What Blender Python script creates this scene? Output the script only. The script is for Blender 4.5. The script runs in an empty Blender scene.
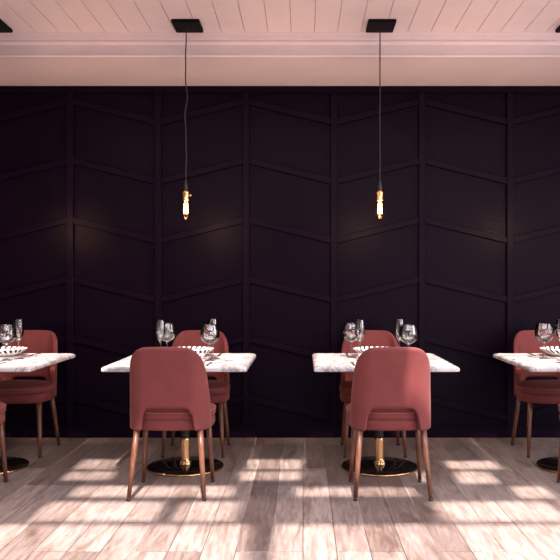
import bpy, bmesh, math, random
from mathutils import Vector, Matrix
random.seed(4)
PI = math.pi
S = bpy.context.scene
COL = S.collection

# ------------------------------------------------------------------ materials
def new_mat(name):
    m = bpy.data.materials.new(name); m.use_nodes = True
    nt = m.node_tree; b = nt.nodes['Principled BSDF']
    return m, nt, b
def N(nt, typ, **kw):
    n = nt.nodes.new(typ)
    for k, v in kw.items(): setattr(n, k, v)
    return n
def L(nt, a, b): nt.links.new(a, b)
def noise(nt, scale, detail=4, rough=.55, vec=None, dist=0):
    n = N(nt, 'ShaderNodeTexNoise'); n.inputs['Scale'].default_value = scale
    n.inputs['Detail'].default_value = detail; n.inputs['Roughness'].default_value = rough
    n.inputs['Distortion'].default_value = dist
    if vec is not None: L(nt, vec, n.inputs['Vector'])
    return n
def ramp(nt, fac, stops):
    r = N(nt, 'ShaderNodeValToRGB'); e = r.color_ramp.elements
    e[0].position, e[0].color = stops[0][0], (*stops[0][1], 1)
    e[1].position, e[1].color = stops[-1][0], (*stops[-1][1], 1)
    for p, c in stops[1:-1]:
        x = e.new(p); x.color = (*c, 1)
    L(nt, fac, r.inputs['Fac']); return r
def mapping(nt, scale, src='Object', rot=(0, 0, 0)):
    tc = N(nt, 'ShaderNodeTexCoord'); mp = N(nt, 'ShaderNodeMapping')
    mp.inputs['Scale'].default_value = scale; mp.inputs['Rotation'].default_value = rot
    L(nt, tc.outputs[src], mp.inputs['Vector']); return mp.outputs['Vector']
def bump(nt, b, h, strength, dist=.01):
    n = N(nt, 'ShaderNodeBump'); n.inputs['Strength'].default_value = strength
    n.inputs['Distance'].default_value = dist
    L(nt, h, n.inputs['Height']); L(nt, n.outputs['Normal'], b.inputs['Normal']); return n
def mix(nt, fac, a, b, blend='MIX'):
    m = N(nt, 'ShaderNodeMix', data_type='RGBA', blend_type=blend)
    if hasattr(fac, 'links'): L(nt, fac, m.inputs[0])
    else: m.inputs[0].default_value = fac
    for sock, v in ((m.inputs[6], a), (m.inputs[7], b)):
        if hasattr(v, 'links'): L(nt, v, sock)
        else: sock.default_value = (*v, 1)
    return m.outputs[2]

def simple(name, col, rough=.5, metal=0, var=.06, scale=20, bmp=0):
    m, nt, b = new_mat(name)
    v = mapping(nt, (1, 1, 1)); n = noise(nt, scale, vec=v)
    r = ramp(nt, n.outputs['Fac'], [(.3, tuple(c * (1 - var) for c in col)), (.7, tuple(min(1, c * (1 + var)) for c in col))])
    L(nt, r.outputs['Color'], b.inputs['Base Color'])
    b.inputs['Roughness'].default_value = rough; b.inputs['Metallic'].default_value = metal
    if bmp: bump(nt, b, n.outputs['Fac'], bmp, .002)
    return m

M = {}
# floor boards: whitewashed oak
m, nt, b = new_mat('whitewashed_oak_boards')
v = mapping(nt, (1, 1, 1), rot=(0, 0, PI / 2))
br = N(nt, 'ShaderNodeTexBrick'); br.offset = .37; br.offset_frequency = 3; br.squash = 1
br.inputs['Color1'].default_value = (0, 0, 0, 1); br.inputs['Color2'].default_value = (1, 1, 1, 1)
br.inputs['Mortar'].default_value = (.5, .5, .5, 1)
br.inputs['Scale'].default_value = 1; br.inputs['Mortar Size'].default_value = .0022
br.inputs['Mortar Smooth'].default_value = .2; br.inputs['Bias'].default_value = 0
br.inputs['Brick Width'].default_value = 1.15; br.inputs['Row Height'].default_value = .16
L(nt, v, br.inputs['Vector'])
off = N(nt, 'ShaderNodeVectorMath', operation='SCALE'); off.inputs[3].default_value = 9.0
L(nt, br.outputs['Color'], off.inputs[0])
add = N(nt, 'ShaderNodeVectorMath', operation='ADD')
L(nt, mapping(nt, (24, 2.6, 1)), add.inputs[0]); L(nt, off.outputs[0], add.inputs[1])
grain = noise(nt, 1.6, 6, .55, add.outputs[0], 1.0)
add2 = N(nt, 'ShaderNodeVectorMath', operation='ADD')
L(nt, mapping(nt, (5, 1.6, 1)), add2.inputs[0]); L(nt, off.outputs[0], add2.inputs[1])
blot = noise(nt, 1.4, 5, .6, add2.outputs[0], .6)
g = ramp(nt, grain.outputs['Fac'], [(.22, (.16, .112, .096)), (.45, (.27, .21, .188)), (.60, (.345, .283, .258)), (.85, (.42, .36, .335))])
bl = ramp(nt, blot.outputs['Fac'], [(.30, (.52, .42, .36)), (.46, (.92, .89, .87)), (.7, (1.0, 1.0, 1.0))])
c1 = mix(nt, .85, g.outputs['Color'], bl.outputs['Color'], 'MULTIPLY')
tone = ramp(nt, br.outputs['Color'], [(.0, (.52, .47, .45)), (.5, (.84, .82, .81)), (1, (1.0, .99, .98))])
c2 = mix(nt, .9, c1, tone.outputs['Color'], 'MULTIPLY')
mn = noise(nt, .9, 3, .5, mapping(nt, (6, .8, 1)))
mr = ramp(nt, mn.outputs['Fac'], [(.50, (.05, .032, .028)), (.62, (.40, .34, .32))])
c3 = mix(nt, br.outputs['Fac'], c2, mr.outputs['Color'])
L(nt, c3, b.inputs['Base Color'])
rr = N(nt, 'ShaderNodeMapRange'); rr.inputs['To Min'].default_value = .38; rr.inputs['To Max'].default_value = .62
L(nt, grain.outputs['Fac'], rr.inputs['Value']); L(nt, rr.outputs[0], b.inputs['Roughness'])
hh = N(nt, 'ShaderNodeMath', operation='SUBTRACT'); L(nt, grain.outputs['Fac'], hh.inputs[0]); L(nt, br.outputs['Fac'], hh.inputs[1])
bump(nt, b, hh.outputs[0], .28, .004)
M['floor'] = m

# aubergine painted panelling, satin
def wall_paint(name, k):
    m, nt, b = new_mat(name)
    n = noise(nt, 3.0, 6, .6, mapping(nt, (1, 1, 1)))
    n2 = noise(nt, 55, 4, .6, mapping(nt, (1, 1, .5)))
    r = ramp(nt, n.outputs['Fac'], [(.3, (.0036 * k, .0012 * k, .0052 * k)), (.7, (.0052 * k, .0018 * k, .0072 * k))])
    L(nt, r.outputs['Color'], b.inputs['Base Color'])
    b.inputs['Roughness'].default_value = .36
    b.inputs['Specular IOR Level'].default_value = .045
    bump(nt, b, n2.outputs['Fac'], .05, .002)
    return m
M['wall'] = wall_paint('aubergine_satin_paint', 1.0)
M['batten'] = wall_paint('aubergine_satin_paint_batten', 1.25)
M['plaster'] = simple('blush_ceiling_paint', (.60, .50, .525), .6, 0, .03, 2.5)
M['board'] = simple('blush_ceiling_board_paint', (.65, .55, .575), .5, 0, .03, 6)
M['gap'] = simple('ceiling_board_gap', (.33, .27, .27), .8, 0, .05, 8)
M['roomwall'] = simple('warm_grey_side_wall', (.34, .27, .28), .8, 0, .04, 3)
M['winframe'] = simple('dark_window_frame_paint', (.03, .028, .03), .4)

# velvet upholstery
def velvet(name, a, c):
    m, nt, b = new_mat(name)
    v = mapping(nt, (1, 1, 1))
    n = noise(nt, 9, 5, .6, v); n2 = noise(nt, 260, 3, .6, v)
    r = ramp(nt, n.outputs['Fac'], [(.3, a), (.72, c)])
    r2 = ramp(nt, n2.outputs['Fac'], [(.3, (.72, .72, .72)), (.7, (1.2, 1.2, 1.2))])
    L(nt, mix(nt, .75, r.outputs['Color'], r2.outputs['Color'], 'MULTIPLY'), b.inputs['Base Color'])
    b.inputs['Roughness'].default_value = .85
    b.inputs['Sheen Weight'].default_value = .12; b.inputs['Sheen Roughness'].default_value = .4
    b.inputs['Sheen Tint'].default_value = (1.0, .55, .5, 1)
    bump(nt, b, n2.outputs['Fac'], .2, .001)
    return m
M['velvet'] = velvet('dusty_rose_velvet', (.130, .0225, .0225), (.165, .030, .029))
M['piping'] = velvet('rose_piping', (.24, .07, .07), (.27, .08, .08))

m, nt, b = new_mat('walnut_leg_wood')
n = noise(nt, 1.5, 7, .65, mapping(nt, (60, 60, 5)), .8)
r = ramp(nt, n.outputs['Fac'], [(.3, (.045, .014, .008)), (.5, (.115, .040, .022)), (.72, (.21, .082, .045))])
L(nt, r.outputs['Color'], b.inputs['Base Color']); b.inputs['Roughness'].default_value = .38
M['walnut'] = m
M['legtip'] = simple('dark_leg_tip', (.02, .012, .01), .6)

# marble
m, nt, b = new_mat('veined_white_marble')
v = mapping(nt, (1, 1, 1), 'Object')
oi = N(nt, 'ShaderNodeObjectInfo'); sc_ = N(nt, 'ShaderNodeVectorMath', operation='SCALE'); sc_.inputs[3].default_value = 1.7
L(nt, oi.outputs['Location'], sc_.inputs[0])
ad = N(nt, 'ShaderNodeVectorMath', operation='ADD'); L(nt, v, ad.inputs[0]); L(nt, sc_.outputs[0], ad.inputs[1])
n = noise(nt, 3.2, 8, .62, ad.outputs[0], 1.6)
n2 = noise(nt, 7, 8, .7, ad.outputs[0], 2.4)
base = ramp(nt, n2.outputs['Fac'], [(.3, (.45, .42, .42)), (.6, (.56, .54, .54))])
vein = ramp(nt, n.outputs['Fac'], [(.0, (1, 1, 1)), (.45, (1, 1, 1)), (.485, (.56, .50, .52)), (.502, (.26, .27, .31)), (.52, (.7, .64, .65)), (.56, (1, 1, 1)), (1, (1, 1, 1))])
n3 = noise(nt, 11, 4, .5, ad.outputs[0], .8)
spot = ramp(nt, n3.outputs['Fac'], [(.0, (.07, .10, .12)), (.27, (.10, .13, .15)), (.31, (1, 1, 1)), (1, (1, 1, 1))])
cc = mix(nt, .8, base.outputs['Color'], vein.outputs['Color'], 'MULTIPLY')
L(nt, mix(nt, 1, cc, spot.outputs['Color'], 'MULTIPLY'), b.inputs['Base Color'])
b.inputs['Roughness'].default_value = .22
M['marble'] = m
M['brass'] = simple('polished_brass', (.60, .37, .19), .24, 1, .05, 30)
M['brass_bright'] = simple('aged_brass_socket', (.85, .52, .24), .32, 1, .08, 60)
M['black_gloss'] = simple('black_glossy_base', (.008, .007, .007), .08, 0, .1, 5)
M['black_metal'] = simple('black_metal', (.012, .011, .013), .4, .2, .1, 20)
M['plate_black'] = simple('matt_black_ceiling_plate', (.004, .003, .004), .7)
M['plate_black'].node_tree.nodes['Principled BSDF'].inputs['Specular IOR Level'].default_value = .1
M['cord'] = simple('black_braided_cord', (.012, .009, .009), .8, 0, .4, 400)
M['steel'] = simple('dark_steel_cutlery', (.10, .10, .11), .22, 1, .1, 60)

m = bpy.data.materials.new('drinking_glass'); m.use_nodes = True; nt = m.node_tree
nt.nodes.remove(nt.nodes['Principled BSDF']); out = nt.nodes['Material Output']
tr = N(nt, 'ShaderNodeBsdfTransparent'); tr.inputs['Color'].default_value = (.99, .99, .995, 1)
gs = N(nt, 'ShaderNodeBsdfGlass'); gs.inputs['IOR'].default_value = 1.45; gs.inputs['Roughness'].default_value = 0
gl = N(nt, 'ShaderNodeBsdfGlossy'); gl.inputs['Roughness'].default_value = .04
n = noise(nt, 9, 2, .5, mapping(nt, (1, 1, 1))); bp = N(nt, 'ShaderNodeBump'); bp.inputs['Strength'].default_value = .04
bp.inputs['Distance'].default_value = .01; L(nt, n.outputs['Fac'], bp.inputs['Height']); L(nt, bp.outputs['Normal'], gl.inputs['Normal'])
fr = N(nt, 'ShaderNodeFresnel'); fr.inputs['IOR'].default_value = 1.6
mx = N(nt, 'ShaderNodeMixShader'); mx.inputs[0].default_value = .07
m2 = N(nt, 'ShaderNodeMixShader'); L(nt, fr.outputs[0], m2.inputs[0]); L(nt, tr.outputs[0], m2.inputs[1]); L(nt, gl.outputs[0], m2.inputs[2])
L(nt, m2.outputs[0], mx.inputs[1]); L(nt, gs.outputs[0], mx.inputs[2]); L(nt, mx.outputs[0], out.inputs['Surface'])
M['glass'] = m

m = bpy.data.materials.new('amber_bulb_glass'); m.use_nodes = True; nt = m.node_tree
nt.nodes.remove(nt.nodes['Principled BSDF']); out = nt.nodes['Material Output']
tr = N(nt, 'ShaderNodeBsdfTransparent'); tr.inputs['Color'].default_value = (1, .86, .68, 1)
gl = N(nt, 'ShaderNodeBsdfGlossy'); gl.inputs['Roughness'].default_value = .03; gl.inputs['Color'].default_value = (1, .9, .8, 1)
fr = N(nt, 'ShaderNodeFresnel'); fr.inputs['IOR'].default_value = 1.15
mx = N(nt, 'ShaderNodeMixShader'); L(nt, fr.outputs[0], mx.inputs[0]); L(nt, tr.outputs[0], mx.inputs[1]); L(nt, gl.outputs[0], mx.inputs[2])
L(nt, mx.outputs[0], out.inputs['Surface'])
M['bulb'] = m
m, nt, b = new_mat('glowing_filament')
b.inputs['Base Color'].default_value = (1, .7, .4, 1)
b.inputs['Emission Color'].default_value = (1, .66, .36, 1); b.inputs['Emission Strength'].default_value = 13
M['filament'] = m

# porcelain with striped rim
m, nt, b = new_mat('white_porcelain_striped_rim')
tc = N(nt, 'ShaderNodeTexCoord'); sp = N(nt, 'ShaderNodeSeparateXYZ'); L(nt, tc.outputs['Object'], sp.inputs[0])
def mth(op, a, c=None):
    n = N(nt, 'ShaderNodeMath', operation=op)
    for i, q in enumerate((a, c)):
        if q is None: continue
        if hasattr(q, 'links'): L(nt, q, n.inputs[i])
        else: n.inputs[i].default_value = q
    return n.outputs[0]
ang = mth('ARCTAN2', sp.outputs['Y'], sp.outputs['X'])
rad = mth('SQRT', mth('ADD', mth('MULTIPLY', sp.outputs['X'], sp.outputs['X']), mth('MULTIPLY', sp.outputs['Y'], sp.outputs['Y'])))
tw = mth('ADD', mth('MULTIPLY', ang, 26 / (2 * PI)), mth('MULTIPLY', rad, 14))
st = mth('GREATER_THAN', mth('FRACT', mth('ADD', tw, 100)), .5)
msk = mth('GREATER_THAN', rad, .140)
geo = mth('MULTIPLY', st, msk)
wn = noise(nt, 12, vec=tc.outputs['Object'])
wr = ramp(nt, wn.outputs['Fac'], [(.3, (.78, .76, .76)), (.7, (.84, .82, .82))])
L(nt, mix(nt, geo, wr.outputs['Color'], (.01, .01, .012)), b.inputs['Base Color'])
b.inputs['Roughness'].default_value = .35; b.inputs['Specular IOR Level'].default_value = .2
M['porcelain'] = m

# ------------------------------------------------------------------ mesh helpers
def add_box(bm, x0, x1, y0, y1, z0, z1, mi=0):
    vs = [bm.verts.new(p) for p in ((x0, y0, z0), (x1, y0, z0), (x1, y1, z0), (x0, y1, z0), (x0, y0, z1), (x1, y0, z1), (x1, y1, z1), (x0, y1, z1))]
    for f in ((0, 3, 2, 1), (4, 5, 6, 7), (0, 1, 5, 4), (1, 2, 6, 5), (2, 3, 7, 6), (3, 0, 4, 7)):
        fc = bm.faces.new([vs[i] for i in f]); fc.material_index = mi
    return vs
def add_prism_y(bm, pts, y0, y1, mi=0):      # polygon in (x,z), counter-clockwise seen from -y
    a = [bm.verts.new((x, y0, z)) for x, z in pts]; c = [bm.verts.new((x, y1, z)) for x, z in pts]
    bm.faces.new(a).material_index = mi; bm.faces.new(c[::-1]).material_index = mi
    n = len(pts)
    for i in range(n):
        j = (i + 1) % n
        bm.faces.new((a[j], a[i], c[i], c[j])).material_index = mi
def add_lathe(bm, prof, seg=32, cx=0, cy=0, closed=False, mi=0):
    rings = []
    for r, z in prof:
        if r < 1e-6: rings.append([bm.verts.new((cx, cy, z))])
        else: rings.append([bm.verts.new((cx + r * math.cos(2 * PI * k / seg), cy + r * math.sin(2 * PI * k / seg), z)) for k in range(seg)])
    idx = list(range(len(rings) - 1)) + ([len(rings) - 1] if closed else [])
    for i in idx:
        A, B = rings[i], rings[(i + 1) % len(rings)]
        for k in range(seg):
            l = (k + 1) % seg
            if len(A) == 1 and len(B) == 1: continue
            if len(A) == 1: f = bm.faces.new((A[0], B[l], B[k]))
            elif len(B) == 1: f = bm.faces.new((A[k], A[l], B[0]))
            else: f = bm.faces.new((A[k], A[l], B[l], B[k]))
            f.smooth = True; f.material_index = mi
def add_tube(bm, pts, rads, seg=12, mi=0, cap=True, loop=False):
    pts = [Vector(p) for p in pts]; rings = []; n = len(pts)
    up = Vector((0, 0, 1))
    for i, p in enumerate(pts):
        if loop: t = pts[(i + 1) % n] - pts[i - 1]
        else: t = pts[min(i + 1, n - 1)] - pts[max(i - 1, 0)]
        t.normalize()
        ref = up if abs(t.dot(up)) < .95 else Vector((0, 1, 0))
        a = t.cross(ref).normalized(); c = t.cross(a).normalized()
        r = rads[i] if hasattr(rads, '__len__') else rads
        rings.append([bm.verts.new(p + a * r * math.cos(2 * PI * k / seg) + c * r * math.sin(2 * PI * k / seg)) for k in range(seg)])
    for i in range(n if loop else n - 1):
        A, B = rings[i], rings[(i + 1) % n]
        for k in range(seg):
            l = (k + 1) % seg
            f = bm.faces.new((A[k], A[l], B[l], B[k])); f.smooth = True; f.material_index = mi
    if cap and not loop:
        bm.faces.new(rings[0][::-1]).material_index = mi; bm.faces.new(rings[-1]).material_index = mi
def obj(name, bm, mats, parent=None, loc=None, recalc=True):
    if recalc: bmesh.ops.recalc_face_normals(bm, faces=bm.faces)
    me = bpy.data.meshes.new(name); bm.to_mesh(me); bm.free()
    for mt in (mats if isinstance(mats, (list, tuple)) else [mats]): me.materials.append(mt)
    o = bpy.data.objects.new(name, me); COL.objects.link(o)
    if parent: o.parent = parent
    if loc: o.location = loc
    return o
def struct(name, bm, mats, parent=None):
    o = obj(name, bm, mats, parent)
    if not parent: o['kind'] = 'structure'
    return o
def thing(name, label, cat, loc=(0, 0, 0), rz=0, group=None):
    o = bpy.data.objects.new(name, None); COL.objects.link(o); o.empty_display_size = .1
    o.location = loc; o.rotation_euler = (0, 0, rz); o['label'] = label; o['category'] = cat
    if group: o['group'] = group
    return o
def tag(o, label, cat, group=None):
    o['label'] = label; o['category'] = cat
    if group: o['group'] = group
    return o
def dup(root, label, loc, rz=0, scale=None):
    r = root.copy(); COL.objects.link(r); r.location = loc; r.rotation_euler = (0, 0, rz); r['label'] = label
    if scale: r.scale = scale
    for ch in list(root.children):
        c = ch.copy(); COL.objects.link(c); c.parent = r
        for g_ in list(ch.children):
            d = g_.copy(); COL.objects.link(d); d.parent = c
    return r

# ------------------------------------------------------------------ the room
WY = 6.05                 # panelled wall
XL, XR, YF = -4.6, 3.6, -2.2
ZC, ZS, YS = 3.080, 2.912, 5.265   # ceiling, soffit height, soffit front
HC = 1.264

bm = bmesh.new(); add_box(bm, XL - .2, XR + .2, YF - .2, WY + .2, -.08, 0)
struct('floor', bm, M['floor'])
bm = bmesh.new(); add_box(bm, XL - .2, XR + .2, WY, WY + .15, 0, 3.3)
struct('wall_back', bm, M['wall'])
bm = bmesh.new(); add_box(bm, XL - .15, XL, YF, WY, 0, 3.3)
struct('wall_left', bm, M['roomwall'])

# vertical battens
P = .729; X0 = -1.930
xs = [X0 + P * n for n in range(-3, 8) if XL < X0 + P * n < XR]
k = 1
for x in xs:
    bm = bmesh.new(); add_box(bm, x - .027, x + .027, WY - .034, WY, .10, ZS - .055)
    bmesh.ops.bevel(bm, geom=bm.edges[:], offset=.003, segments=1, affect='EDGES')
    struct('trim_%d' % k, bm, M['batten']); k += 1
# chevron slats, one bay at a time
for i in range(len(xs) - 1):
    xa, xb = xs[i] + .027, xs[i + 1] - .027
    nidx = round((xs[i] - X0) / P)
    peak_left = nidx % 2 == 0
    bm = bmesh.new()
    for q in range(-1, 6):
        zp, zv = 2.783 - .491 * q, 2.618 - .491 * q
        if q == -1: continue
        za, zb = (zp, zv) if peak_left else (zv, zp)
        h = .026
        add_prism_y(bm, [(xa, za - h), (xb, zb - h), (xb, zb + h), (xa, za + h)], WY - .028, WY)
    bmesh.ops.bevel(bm, geom=bm.edges[:], offset=.002, segments=1, affect='EDGES')
    struct('trim_%d' % k, bm, M['batten']); k += 1
bm = bmesh.new(); add_box(bm, XL, XR, WY - .024, WY, ZS - .055, ZS)
struct('trim_%d' % k, bm, M['batten']); k += 1
bm = bmesh.new(); add_box(bm, XL, XR, WY - .026, WY, 0, .10)
bmesh.ops.bevel(bm, geom=bm.edges[:], offset=.003, segments=1, affect='EDGES')
struct('baseboard_back', bm, M['batten'])

# bulkhead (dropped soffit) in front of the panelled wall, with its cornice
bm = bmesh.new(); add_box(bm, XL, XR, YS + .004, WY, ZS, ZC + .1)
struct('ceiling_bulkhead', bm, M['plaster'])
prof = [(YS - .000, ZS + .0), (YS - .010, ZS + .0), (YS - .014, ZS + .006), (YS - .014, ZS + .012), (YS - .004, ZS + .016),
        (YS - .004, ZS + .088), (YS - .016, ZS + .096), (YS - .020, ZS + .108), (YS - .014, ZS + .116), (YS - .026, ZS + .122),
        (YS - .030, ZS + .150), (YS - .040, ZS + .176), (YS - .040, ZC), (YS + .004, ZC), (YS + .004, ZS)]
bm = bmesh.new()
a = [bm.verts.new((XL, y, z)) for y, z in prof]; c = [bm.verts.new((XR, y, z)) for y, z in prof]
for i in range(len(prof)):
    j = (i + 1) % len(prof); bm.faces.new((a[i], a[j], c[j], c[i]))
bm.faces.new(a); bm.faces.new(c[::-1])
struct('trim_%d' % k, bm, M['board']); k += 1

# boarded ceiling near the bulkhead
YB = 4.52
bm = bmesh.new()
PW = .1665; x = XL + .02
while x < XR:
    add_box(bm, x + .0022, min(x + PW, XR) - .0022, YB, YS, ZC, ZC + .02, 0); x += PW
add_box(bm, XL, XR, YB, YS, ZC + .008, ZC + .10, 1)
struct('ceiling', bm, [M['board'], M['gap']])

# rest of the ceiling, unseen: made-up openings that shape the sun patches; sun direction
EL = math.radians(55); SX = -.05
D = Vector((SX, math.cos(EL), -math.sin(EL))).normalized()
def up_to(X, Y, z=ZC): t = z / -D.z; return X - D.x * t, Y - D.y * t
holes = [(-2.6, -.26, 2.2, 3.83), (-.14, 3.0, 2.2, 3.83),
         (-1.46, -.80, 3.88, 4.24), (-.70, -.38, 3.88, 4.24), (.74, 1.42, 3.88, 4.24), (1.5, 2.6, 3.88, 4.26),
         (-1.40, -.43, 4.33, 4.57),
         (-.04, .70, 4.34, 4.54),
         (-1.57, -1.27, 4.70, 4.93), (-1.57, -1.30, 4.98, 5.27),
         (-.41, -.01, 4.70, 4.93), (-.39, -.01, 4.98, 5.27),
         (1.02, 1.25, 4.62, 4.93), (1.02, 1.36, 4.98, 5.22), (1.30, 1.50, 4.30, 4.56),
         (.56, .81, 4.66, 4.92)]
DT = .75 / math.tan(EL); DX = .75 * D.x / -D.z
for tx_ in (-2.180, -.815, .530, 1.895): holes.append((tx_ - .45 + DX, tx_ + .45 + DX, 5.05 - .45 + DT, 5.05 + .45 + DT))  # added openings that throw sun onto each tabletop
H = [(*up_to(a_, c_), *up_to(b_, d_)) for a_, b_, c_, d_ in holes]   # x0,y0,x1,y1
bx = sorted({XL, XR, *[h[0] for h in H], *[h[2] for h in H]}); by = sorted({YF, YB, *[h[1] for h in H], *[h[3] for h in H]})
bm = bmesh.new()
for j in range(len(by) - 1):
    run = None
    for i in range(len(bx) - 1):
        mxp, myp = (bx[i] + bx[i + 1]) / 2, (by[j] + by[j + 1]) / 2
        inside = any(h[0] < mxp < h[2] and h[1] < myp < h[3] for h in H)
        if not inside and run is None: run = bx[i]
        if inside and run is not None: add_box(bm, run, bx[i], by[j], by[j + 1], ZC, ZC + .03); run = None
    if run is not None: add_box(bm, run, XR, by[j], by[j + 1], ZC, ZC + .03)
struct('ceiling_sun_cutouts', bm, M['plaster'])

# front wall (behind the camera) and right wall, both with large window openings
def window_wall(name, axis, pos, a0, a1, openings, th=.15):
    bm = bmesh.new()
    cuts = sorted({a0, a1, *[o[0] for o in openings], *[o[1] for o in openings]})
    for i in range(len(cuts) - 1):
        mid = (cuts[i] + cuts[i + 1]) / 2
        op = next((o for o in openings if o[0] < mid < o[1]), None)
        spans = [(0, 3.3)] if op is None else [(0, op[2]), (op[3], 3.3)]
        for z0, z1 in spans:
            if z1 - z0 < .01: continue
            if axis == 'y': add_box(bm, cuts[i], cuts[i + 1], pos - th, pos, z0, z1)
            else: add_box(bm, pos, pos + th, cuts[i], cuts[i + 1], z0, z1)
    return struct(name, bm, M['roomwall'])
def window_frame(nm, axis, pos, a0, a1, z0, z1, n):
    bm = bmesh.new(); w = .03
    def b(p, q, r, s):
        if axis == 'y': add_box(bm, p, q, pos - .10, pos - .05, r, s)
        else: add_box(bm, pos + .05, pos + .10, p, q, r, s)
    for i in range(n + 1):
        c_ = a0 + (a1 - a0) * i / n; b(max(a0, c_ - w), min(a1, c_ + w), z0, z1)
    b(a0, a1, z0, z0 + .06); b(a0, a1, z1 - .06, z1); 
    struct(nm, bm, M['winframe'])
FO = [(-1.7, -1.2, .25, 2.85), (1.3, 3.3, .25, 2.85)]
RO = [(-1.8, .9, .25, 2.85), (1.3, 4.9, .25, 2.85)]
window_wall('wall_front', 'y', YF, XL, XR, FO)
window_wall('wall_right', 'x', XR, YF, WY, RO)
for i, o_ in enumerate(FO): window_frame('window_%d' % (i + 1), 'y', YF, *o_, 4)
for i, o_ in enumerate(RO): window_frame('window_%d' % (i + 3), 'x', XR, *o_, 4)

# ------------------------------------------------------------------ chairs
def lerp(a, b, t): return a + (b - a) * t
def smooth(t): t = max(0, min(1, t)); return t * t * (3 - 2 * t)
CHAIRS = 'upholstered dining chairs at the marble tables'
def shell_bm():
    bm = bmesh.new()
    W0, R, LEN = .236, .105, .060
    st = W0 - R; arc = R * PI / 2; tot = st + arc + LEN
    def plan(s):
        a = abs(s); sg = 1 if s >= 0 else -1
        if a <= st: x, y = a, 0
        elif a <= st + arc:
            th = (a - st) / R; x, y = st + R * math.sin(th), R * (1 - math.cos(th))
        else: x, y = W0, R + (a - st - arc)
        y += .012 * (1 - 0) * (min(a, W0) / W0) ** 2     # gentle curve of the back panel
        return sg * x, y
    def half(z):
        t = (z - .40) / .5
        return lerp(.243, .224, smooth(t) * .65 + t * .35)
    def ztop(s):
        a = abs(s)
        T = [(0, .903), (.11, .901), (.15, .897), (.18, .888), (.205, .874), (.235, .848), (.265, .80), (.30, .73), (.33, .64), (.40, .50)]
        for (a0, z0), (a1, z1) in zip(T, T[1:]):
            if a <= a1: return lerp(z0, z1, (a - a0) / (a1 - a0))
    def zbot(s):
        a = abs(s)
        if a < .104: return .537
        if a < .160: return .40 + .137 * math.sqrt(max(0, 1 - ((a - .104) / .056) ** 2))
        return .40 + .035 * smooth((a - .30) / (tot - .30))
    ss = [0, .035, .07, 0.104, .120, .134, .146, .155, .160, .168, .182, .20, .225, .25, .275, .30, .325, tot - .012, tot]
    ss = [-q for q in ss[:0:-1]] + ss
    nv = 14; grid = []
    for s in ss:
        colv = []
        for i in range(nv + 1):
            v = i / nv
            z = lerp(zbot(s), ztop(s), v)
            px, py = plan(s); f = half(z) / W0
            lean = .085 * max(0, (z - .42) / .48) ** 1.25
            colv.append(bm.verts.new((px * f, -.190 - lean + py * (1 - .15 * max(0, (z - .5)) / .4), z)))
        grid.append(colv)
    for i in range(len(ss) - 1):
        for j in range(nv):
            f = bm.faces.new((grid[i][j], grid[i + 1][j], grid[i + 1][j + 1], grid[i][j + 1])); f.smooth = True
    return bm
def sup(th, hw, hd, e=3.2, cy=.045):
    c_, s_ = math.cos(th), math.sin(th)
    x = hw * math.copysign(abs(c_) ** (2 / e), c_); y = hd * math.copysign(abs(s_) ** (2 / e), s_)
    if y < 0: x *= 1 - .16 * (-y / hd) ** 1.5
    else: x *= 1 - .05 * (y / hd) ** 2
    return x, y + cy
def cushion_bm(rings, seg=56):
    bm = bmesh.new(); R_ = []
    for dw, z in rings:
        R_.append([bm.verts.new((*sup(2 * PI * k / seg, .255 - dw, .200 - dw), z)) for k in range(seg)])
    for A, B in zip(R_, R_[1:]):
        for k in range(seg):
            f = bm.faces.new((A[k], A[(k + 1) % seg], B[(k + 1) % seg], B[k])); f.smooth = True
    bm.faces.new(R_[0][::-1]); f = bm.faces.new(R_[-1]); f.smooth = True
    return bm
def make_chair(label):
    t = thing('dining_chair', label, 'chair', group=CHAIRS)
    o = obj('backrest', shell_bm(), M['velvet'], t, recalc=False)
    md = o.modifiers.new('thickness', 'SOLIDIFY'); md.thickness = .036; md.offset = -1; md.use_even_offset = False
    sb = o.modifiers.new('round', 'SUBSURF'); sb.levels = 2; sb.render_levels = 2
    base = obj('seat_base', cushion_bm([(.030, .395), (.010, .400), (.004, .412), (.004, .440), (.006, .462)]), M['velvet'], t)
    cu = obj('seat', cushion_bm([(.010, .462), (.001, .468), (-.002, .485), (.002, .503), (.012, .516), (.03, .525), (.07, .533), (.13, .537), (.18, .538)]), M['velvet'], t)
    bm = bmesh.new(); seg = 64
    add_tube(bm, [(*sup(2 * PI * k / seg, .256, .201), .504) for k in range(seg)], .0035, 6, loop=True)
    obj('piping', bm, M['piping'], cu)
    bm = bmesh.new()
    add_tube(bm, [(*sup(2 * PI * k / seg, .251, .196), .464) for k in range(seg)], .0015, 6, loop=True)
    obj('seam', bm, M['velvet'], base)
    for sx in (-1, 1):
        for sy, top, bot in ((-1, (.188, -.135), (.222, -.205)), (1, (.198, .165), (.222, .205))):
            bm = bmesh.new()
            a_ = Vector((sx * top[0], top[1], .405)); c_ = Vector((sx * bot[0], bot[1], 0))
            ps = [a_.lerp(c_, q) for q in (0, .3, .6, .965)]
            add_tube(bm, ps, [.0190, .0178, .0150, .0118], 14)
            lg = obj('leg', bm, M['walnut'], t)
            bm = bmesh.new(); add_tube(bm, [a_.lerp(c_, .96), c_], [.0122, .0118], 14)
            obj('leg_tip', bm, M['legtip'], lg)
    return t
TX = [-2.180, -.815, .530, 1.895]
chair = make_chair('dusty rose chair seen from behind, whole in view at the second table from the left')
chair.location = (-.800, 4.465, 0)
dup(chair, 'dusty rose chair seen from behind with sunlit top right corner, at the third table', (.528, 4.465, 0))
dup(chair, 'rose chair at the left frame edge, near side of the leftmost table, mostly cut off', (-2.125, 4.465, 0))
dup(chair, 'rose chair at the right frame edge, near side of the rightmost table, mostly cut off', (1.862, 4.465, 0))
dup(chair, 'dark rose chair facing us behind the leftmost table, against the dark wall', (-2.145, 5.535, 0), PI)
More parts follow.
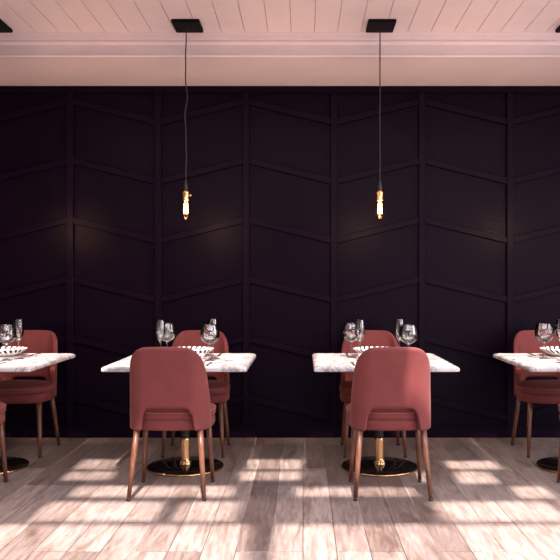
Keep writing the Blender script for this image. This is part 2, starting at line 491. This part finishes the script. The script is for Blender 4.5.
dup(chair, 'rose chair facing us behind the second table, half hidden by the chair in front', (-.807, 5.535, 0), PI)
dup(chair, 'rose chair facing us behind the third table, peeking out left of the near chair', (.529, 5.535, 0), PI)
dup(chair, 'rose chair facing us behind the rightmost table, cut by the right frame edge', (1.872, 5.535, 0), PI)

# ------------------------------------------------------------------ tables
def make_table(label):
    t = thing('dining_table', label, 'table', group='marble pedestal tables in a row')
    bm = bmesh.new(); h = .461
    prof = [(.0, .712), (.006, .709), (.440 - h + .445, .709)]  # placeholder start (replaced below)
    rings = [(h - .010, .714), (h - .003, .716), (h, .720), (h, .734), (h - .003, .740), (h - .010, .745), (h - .024, .7475), (h - .030, .750)]
    def ring(s, z, r=.012):
        vs = []
        for qx, qy, a0 in ((1, -1, -90), (1, 1, 0), (-1, 1, 90), (-1, -1, 180)):
            for i in range(5):
                a_ = math.radians(a0 + 22.5 * i)
                vs.append(bm.verts.new((qx * (s - r) + r * math.cos(a_), qy * (s - r) + r * math.sin(a_), z)))
        return vs
    rs = [ring(s, z) for s, z in rings]
    for A, B in zip(rs, rs[1:]):
        for i in range(len(A)):
            j = (i + 1) % len(A); bm.faces.new((A[i], A[j], B[j], B[i]))
    bm.faces.new(rs[0][::-1]); bm.faces.new(rs[-1])
    obj('tabletop', bm, M['marble'], t)
    bm = bmesh.new()
    add_box(bm, -.17, .17, -.17, .17, .699, .714)
    bmesh.ops.bevel(bm, geom=bm.edges[:], offset=.003, segments=2, affect='EDGES')
    obj('mounting_plate', bm, M['black_metal'], t)
    bm = bmesh.new(); add_lathe(bm, [(0, .205), (.0265, .205), (.028, .210), (.028, .68), (.06, .698), (.06, .699), (0, .699)], 32)
    obj('upper_column', bm, M['black_metal'], t)
    bm = bmesh.new(); seg = 40
    # brass sleeve with fluted foot
    prof = [(.0, .022), (.042, .022), (.043, .028), (.036, .034), (.040, .042), (.034, .052), (.031, .058), (.0300, .066), (.0305, .19), (.032, .205), (.0275, .209), (0, .209)]
    add_lathe(bm, prof, seg)
    for v_ in bm.verts:
        if v_.co.z < .055 and Vector((v_.co.x, v_.co.y)).length > .02:
            a_ = math.atan2(v_.co.y, v_.co.x); f = 1 + .07 * math.cos(a_ * 10); v_.co.x *= f; v_.co.y *= f
    obj('brass_sleeve', bm, M['brass'], t)
    bm = bmesh.new(); add_lathe(bm, [(0, .004), (.255, .004), (.258, .010), (.254, .016), (.10, .0225), (0, .0235)], 72)
    bd = obj('base', bm, M['black_gloss'], t)
    bm = bmesh.new(); add_lathe(bm, [(.250, 0), (.262, 0), (.264, .004), (.264, .010), (.261, .014), (.256, .0145), (.250, .012)], 72, closed=True)
    obj('brass_rim', bm, M['brass'], bd)
    return t
tb = make_table('leftmost white marble pedestal table, cut off by the left edge of the photo')
tb.location = (TX[0], 5.05, 0)
dup(tb, 'second white marble pedestal table from the left, partly behind the darker near chair', (TX[1], 5.05, 0))
dup(tb, 'third white marble pedestal table from the left, its left end clear of the chairs', (TX[2], 5.05, 0))
dup(tb, 'rightmost white marble pedestal table, cut off by the right edge of the photo', (TX[3], 5.05, 0))

# ------------------------------------------------------------------ table settings
def plate():
    bm = bmesh.new()
    add_lathe(bm, [(0, .004), (.075, .004), (.078, 0), (.086, 0), (.092, .006), (.125, .019), (.150, .034), (.168, .050), (.170, .0525), (.167, .054),
                   (.148, .038), (.124, .023), (.098, .011), (.08, .008), (0, .008)], 72)
    return obj('striped_plate', bm, M['porcelain'])
ORD = ['leftmost', 'second', 'third', 'rightmost']
Z = .750
p = None
PG = 'striped rim plates on the marble tables'
for i, x in enumerate(TX):
    for side, y, dx in (('far', 5.285, 0), ('near', 4.80, 0)):
        lab = 'white plate with black striped rim on the %s side of the %s table' % (side, ORD[i])
        if p is None: p = tag(plate(), lab, 'plate', PG); o = p
        else: o = dup(p, lab, (0, 0, 0))
        o.location = (x + dx, y, Z); o.rotation_euler.z = .11 * i + (.06 if side == 'near' else 0)

def wine_glass(kind, label):
    bm = bmesh.new()
    if kind == 'balloon':
        outer = [(0, 0), (.034, 0), (.0355, .0015), (.030, .003), (.012, .006), (.005, .014), (.0036, .035), (.0034, .098), (.005, .108),
                 (.016, .113), (.038, .124), (.055, .141), (.0645, .162), (.0660, .182), (.062, .210), (.052, .238), (.0508, .245)]
        inner = [(.0500, .245), (.0508, .238), (.0608, .210), (.0648, .182), (.0633, .162), (.0537, .142), (.0365, .126), (.014, .117), (0, .115)]
    else:
        outer = [(0, 0), (.031, 0), (.0325, .0015), (.027, .003), (.010, .006), (.0046, .014), (.0034, .035), (.0032, .105), (.0045, .120),
                 (.012, .132), (.024, .150), (.0325, .178), (.0345, .205), (.0325, .240), (.0285, .272), (.0280, .276)]
        inner = [(.0272, .276), (.0277, .272), (.0313, .240), (.0332, .205), (.0312, .178), (.0225, .153), (.0105, .137), (0, .133)]
    add_lathe(bm, outer + inner, 40)
    o = obj('balloon_wine_glass' if kind == 'balloon' else 'tulip_wine_glass', bm, M['glass'])
    return tag(o, label, 'glass', 'wide balloon wine glasses' if kind == 'balloon' else 'slim tulip wine glasses')
spots = [('balloon', TX[0] + .160, 4.96, 'wide round wine glass nearer the left frame edge on the leftmost table'),
         ('tulip', TX[0] + .205, 5.06, 'slim tall wine glass on the leftmost table, right of the round glass'),
         ('balloon', TX[1] + .180, 4.96, 'wide round wine glass on the second table, right of the near chair top'),
         ('tulip', TX[1] + .185, 5.10, 'slim tall wine glass standing behind the round glass at right on the second table'),
         ('tulip', TX[1] - .158, 4.97, 'slim tall wine glass at left on the second table, above the near chair'),
         ('balloon', TX[1] - .152, 5.175, 'wide round wine glass at left on the second table, behind the slim glass'),
         ('balloon', TX[2] - .186, 5.165, 'wide round wine glass at left on the third table, overlapped by the slim glass'),
         ('tulip', TX[2] - .141, 4.97, 'slim tall wine glass at left on the third table, in front of the round glass'),
         ('tulip', TX[2] + .142, 5.07, 'slim tall wine glass at right on the third table, left of the round one'),
         ('balloon', TX[2] + .190, 4.96, 'wide round wine glass at right on the third table, above the sunlit chair'),
         ('balloon', TX[3] - .208, 5.09, 'wide round wine glass whole in view on the rightmost table'),
         ('tulip', TX[3] - .134, 4.97, 'slim tall wine glass at the right frame edge on the rightmost table')]
proto = {}
for kd, x, y, lab in spots:
    if kd not in proto: proto[kd] = wine_glass(kd, lab); o = proto[kd]
    else: o = dup(proto[kd], lab, (0, 0, 0))
    o.location = (x, y, Z + .0005); o.rotation_euler.z = x * 3

def fork_bm():
    bm = bmesh.new()
    pts = [(-.10, .004), (-.095, .008), (-.03, .005), (.02, .003), (.04, .006), (.055, .0115), (.065, .012)]
    lo = [bm.verts.new((-w, y, .001 + (.003 if 0 < y < .05 else 0))) for y, w in pts]; hi = [bm.verts.new((w, y, .001 + (.003 if 0 < y < .05 else 0))) for y, w in pts]
    for i in range(len(pts) - 1): bm.faces.new((lo[i], hi[i], hi[i + 1], lo[i + 1]))
    e = bmesh.ops.extrude_face_region(bm, geom=bm.faces[:])
    for v_ in e['geom']:
        if isinstance(v_, bmesh.types.BMVert): v_.co.z += .0025
    for k_ in range(4):
        xx = -.0105 + k_ * .007
        add_box(bm, xx - .0016, xx + .0016, .064, .105, .001, .003)
    return bm
def knife_bm():
    bm = bmesh.new()
    pts = [(-.11, -.006, .007), (-.10, -.008, .008), (-.01, -.006, .006), (0, -.004, .005), (.01, -.004, .010), (.07, -.004, .011), (.10, -.004, .006), (.112, -.004, -.002)]
    lo = [bm.verts.new((a_, y, .0006)) for y, a_, c_ in pts]; hi = [bm.verts.new((c_, y, .0006)) for y, a_, c_ in pts]
    for i in range(len(pts) - 1): bm.faces.new((lo[i], hi[i], hi[i + 1], lo[i + 1]))
    e = bmesh.ops.extrude_face_region(bm, geom=bm.faces[:])
    for v_ in e['geom']:
        if isinstance(v_, bmesh.types.BMVert): v_.co.z += .004 if v_.co.y < 0 else .0018
    return bm
fk = kn = None
for i, x in enumerate(TX):
    for side, y, rz in (('far', 5.36, PI), ('near', 4.73, 0)):
        s = 1 if side == 'near' else -1
        for nm in ('fork', 'knife'):
            xo = x + (-s if nm == 'fork' else s) * .205
            if xo < -2.25 or xo > 2.0: continue
            lab = 'dark steel %s beside the %s plate on the %s table' % (nm, side, ORD[i])
            if nm == 'fork':
                if fk is None: fk = tag(obj('fork', fork_bm(), M['steel']), lab, 'fork', 'forks beside the plates'); o = fk
                else: o = dup(fk, lab, (0, 0, 0))
            else:
                if kn is None: kn = tag(obj('knife', knife_bm(), M['steel']), lab, 'knife', 'knives beside the plates'); o = kn
                else: o = dup(kn, lab, (0, 0, 0))
            o.location = (xo, y, Z + .0003); o.rotation_euler = (0, 0, rz)

# ------------------------------------------------------------------ pendant lamps
def pendant(x, y, label, wavy, knob, seed):
    t = thing('pendant_lamp', label, 'lamp', (x, y, 0), group='bare bulb pendant lamps')
    bm = bmesh.new(); add_box(bm, -.088, .104, -.085, .125, ZC - .024, ZC)
    bmesh.ops.bevel(bm, geom=bm.edges[:], offset=.003, segments=2, affect='EDGES')
    obj('ceiling_plate', bm, M['plate_black'], t)
    bm = bmesh.new(); zt, zb = ZC - .02, 1.975; n = 60; pts = []
    rnd = random.Random(seed)
    for i in range(n + 1):
        q = i / n; w = wavy * math.sin(q * PI)
        pts.append((w * (math.sin(q * 17 + .5) * .6 + math.sin(q * 31) * .4), w * .5 * math.cos(q * 13), lerp(zt, zb, q)))
    pts[0] = (0, 0, zt); pts[-1] = (0, 0, zb)
    add_tube(bm, pts, .0042, 8); obj('cord', bm, M['cord'], t)
    bm = bmesh.new(); add_lathe(bm, [(0, 1.990), (.006, 1.990), (.008, 1.984), (.0085, 1.972), (.014, 1.968), (.0145, 1.930), (.012, 1.922), (0, 1.922)], 20)
    obj('cord_grip', bm, M['black_metal'], t)
    bm = bmesh.new(); add_lathe(bm, [(0, 1.926), (.006, 1.926), (.010, 1.920), (.0205, 1.908), (.0225, 1.902), (.0195, 1.896), (.0195, 1.862), (.0215, 1.858), (.0200, 1.848), (.014, 1.846), (0, 1.846)], 28)
    so = obj('socket', bm, M['brass_bright'], t)
    if knob:
        bm = bmesh.new(); add_tube(bm, [(.018, 0, 1.886), (.027, 0, 1.886), (.0275, 0, 1.886), (.036, 0, 1.886)], [.003, .003, .0075, .0065], 12)
        obj('switch_knob', bm, M['brass_bright'], so)
    bm = bmesh.new()
    add_lathe(bm, [(.0125, 1.850), (.0125, 1.838), (.0145, 1.830), (.0225, 1.815), (.0255, 1.798), (.0262, 1.770), (.0245, 1.750), (.017, 1.738), (.006, 1.730), (.0035, 1.722), (0, 1.721)], 28)
    bu = obj('bulb', bm, M['bulb'], t)
    bm = bmesh.new()
    for k_ in range(9):
        a0 = 2 * PI * k_ / 9; a1 = a0 + .5
        add_tube(bm, [(.011 * math.cos(a0), .011 * math.sin(a0), 1.832), (.0135 * math.cos(a1), .0135 * math.sin(a1), 1.758)], .0024, 6)
    obj('filament', bm, M['filament'], bu)
    ld = bpy.data.lights.new('bulb_glow', 'POINT'); ld.energy = 48; ld.color = (1, .66, .46); ld.shadow_soft_size = .012
    lo_ = bpy.data.objects.new('bulb_glow', ld); COL.objects.link(lo_); lo_.location = (x, y, 1.788)
    return t
pendant(-2.166, 5.05, 'bare bulb pendant over the leftmost table, only its ceiling plate edge in view', .003, False, 1)
pendant(-.812, 5.05, 'bare bulb pendant on a wavy cord over the second table, with brass switch knob', .009, True, 2)
pendant(.534, 5.05, 'bare bulb pendant on a straight cord over the third table', .001, False, 3)
pendant(1.880, 5.05, 'bare bulb pendant over the rightmost table, only its ceiling plate edge in view', .003, True, 4)

# ------------------------------------------------------------------ light
sd = bpy.data.lights.new('sun', 'SUN'); sd.energy = 14; sd.angle = math.radians(1.3); sd.color = (1, .89, .83)
so = bpy.data.objects.new('sun', sd); COL.objects.link(so)
so.rotation_euler = D.to_track_quat('-Z', 'Y').to_euler(); so.location = (0, -3, 8)
w = bpy.data.worlds.new('daylight'); S.world = w; w.use_nodes = True; nt = w.node_tree
bg = nt.nodes['Background']
tc = N(nt, 'ShaderNodeTexCoord'); sp = N(nt, 'ShaderNodeSeparateXYZ'); L(nt, tc.outputs['Generated'], sp.inputs[0])
r = ramp(nt, sp.outputs['Z'], [(.0, (.50, .42, .40)), (.02, (.86, .80, .80)), (1, (.72, .76, .90))])
L(nt, r.outputs['Color'], bg.inputs['Color']); bg.inputs['Strength'].default_value = 7.4
def portal(loc, rot, sx, sy):
    ld = bpy.data.lights.new('window_portal', 'AREA'); ld.shape = 'RECTANGLE'; ld.size = sx; ld.size_y = sy
    ld.cycles.is_portal = True
    o = bpy.data.objects.new('window_portal', ld); COL.objects.link(o); o.location = loc; o.rotation_euler = rot
for a0, a1, z0, z1 in FO: portal(((a0 + a1) / 2, YF - .03, (z0 + z1) / 2), (math.radians(90), 0, 0), a1 - a0, z1 - z0)
for a0, a1, z0, z1 in RO: portal((XR + .03, (a0 + a1) / 2, (z0 + z1) / 2), (math.radians(90), 0, math.radians(90)), a1 - a0, z1 - z0)

# ------------------------------------------------------------------ camera
cd = bpy.data.cameras.new('camera'); cam = bpy.data.objects.new('camera', cd); COL.objects.link(cam)
cam.location = (0, 0, HC); cam.rotation_euler = (PI / 2, 0, 0)
cd.sensor_width = 36; cd.sensor_fit = 'HORIZONTAL'; cd.lens = 728 / 560 * 36
cd.shift_x = -23 / 560; cd.shift_y = 5 / 560; cd.clip_start = .05
S.camera = cam
S.view_settings.view_transform = 'Standard'; S.view_settings.look = 'None'
S.view_settings.exposure = 0; S.view_settings.gamma = 1; S.view_settings.use_curve_mapping = False
S.cycles.max_bounces = 10; S.cycles.transparent_max_bounces = 12
S.cycles.caustics_reflective = False; S.cycles.caustics_refractive = False
S.cycles.sample_clamp_indirect = 6
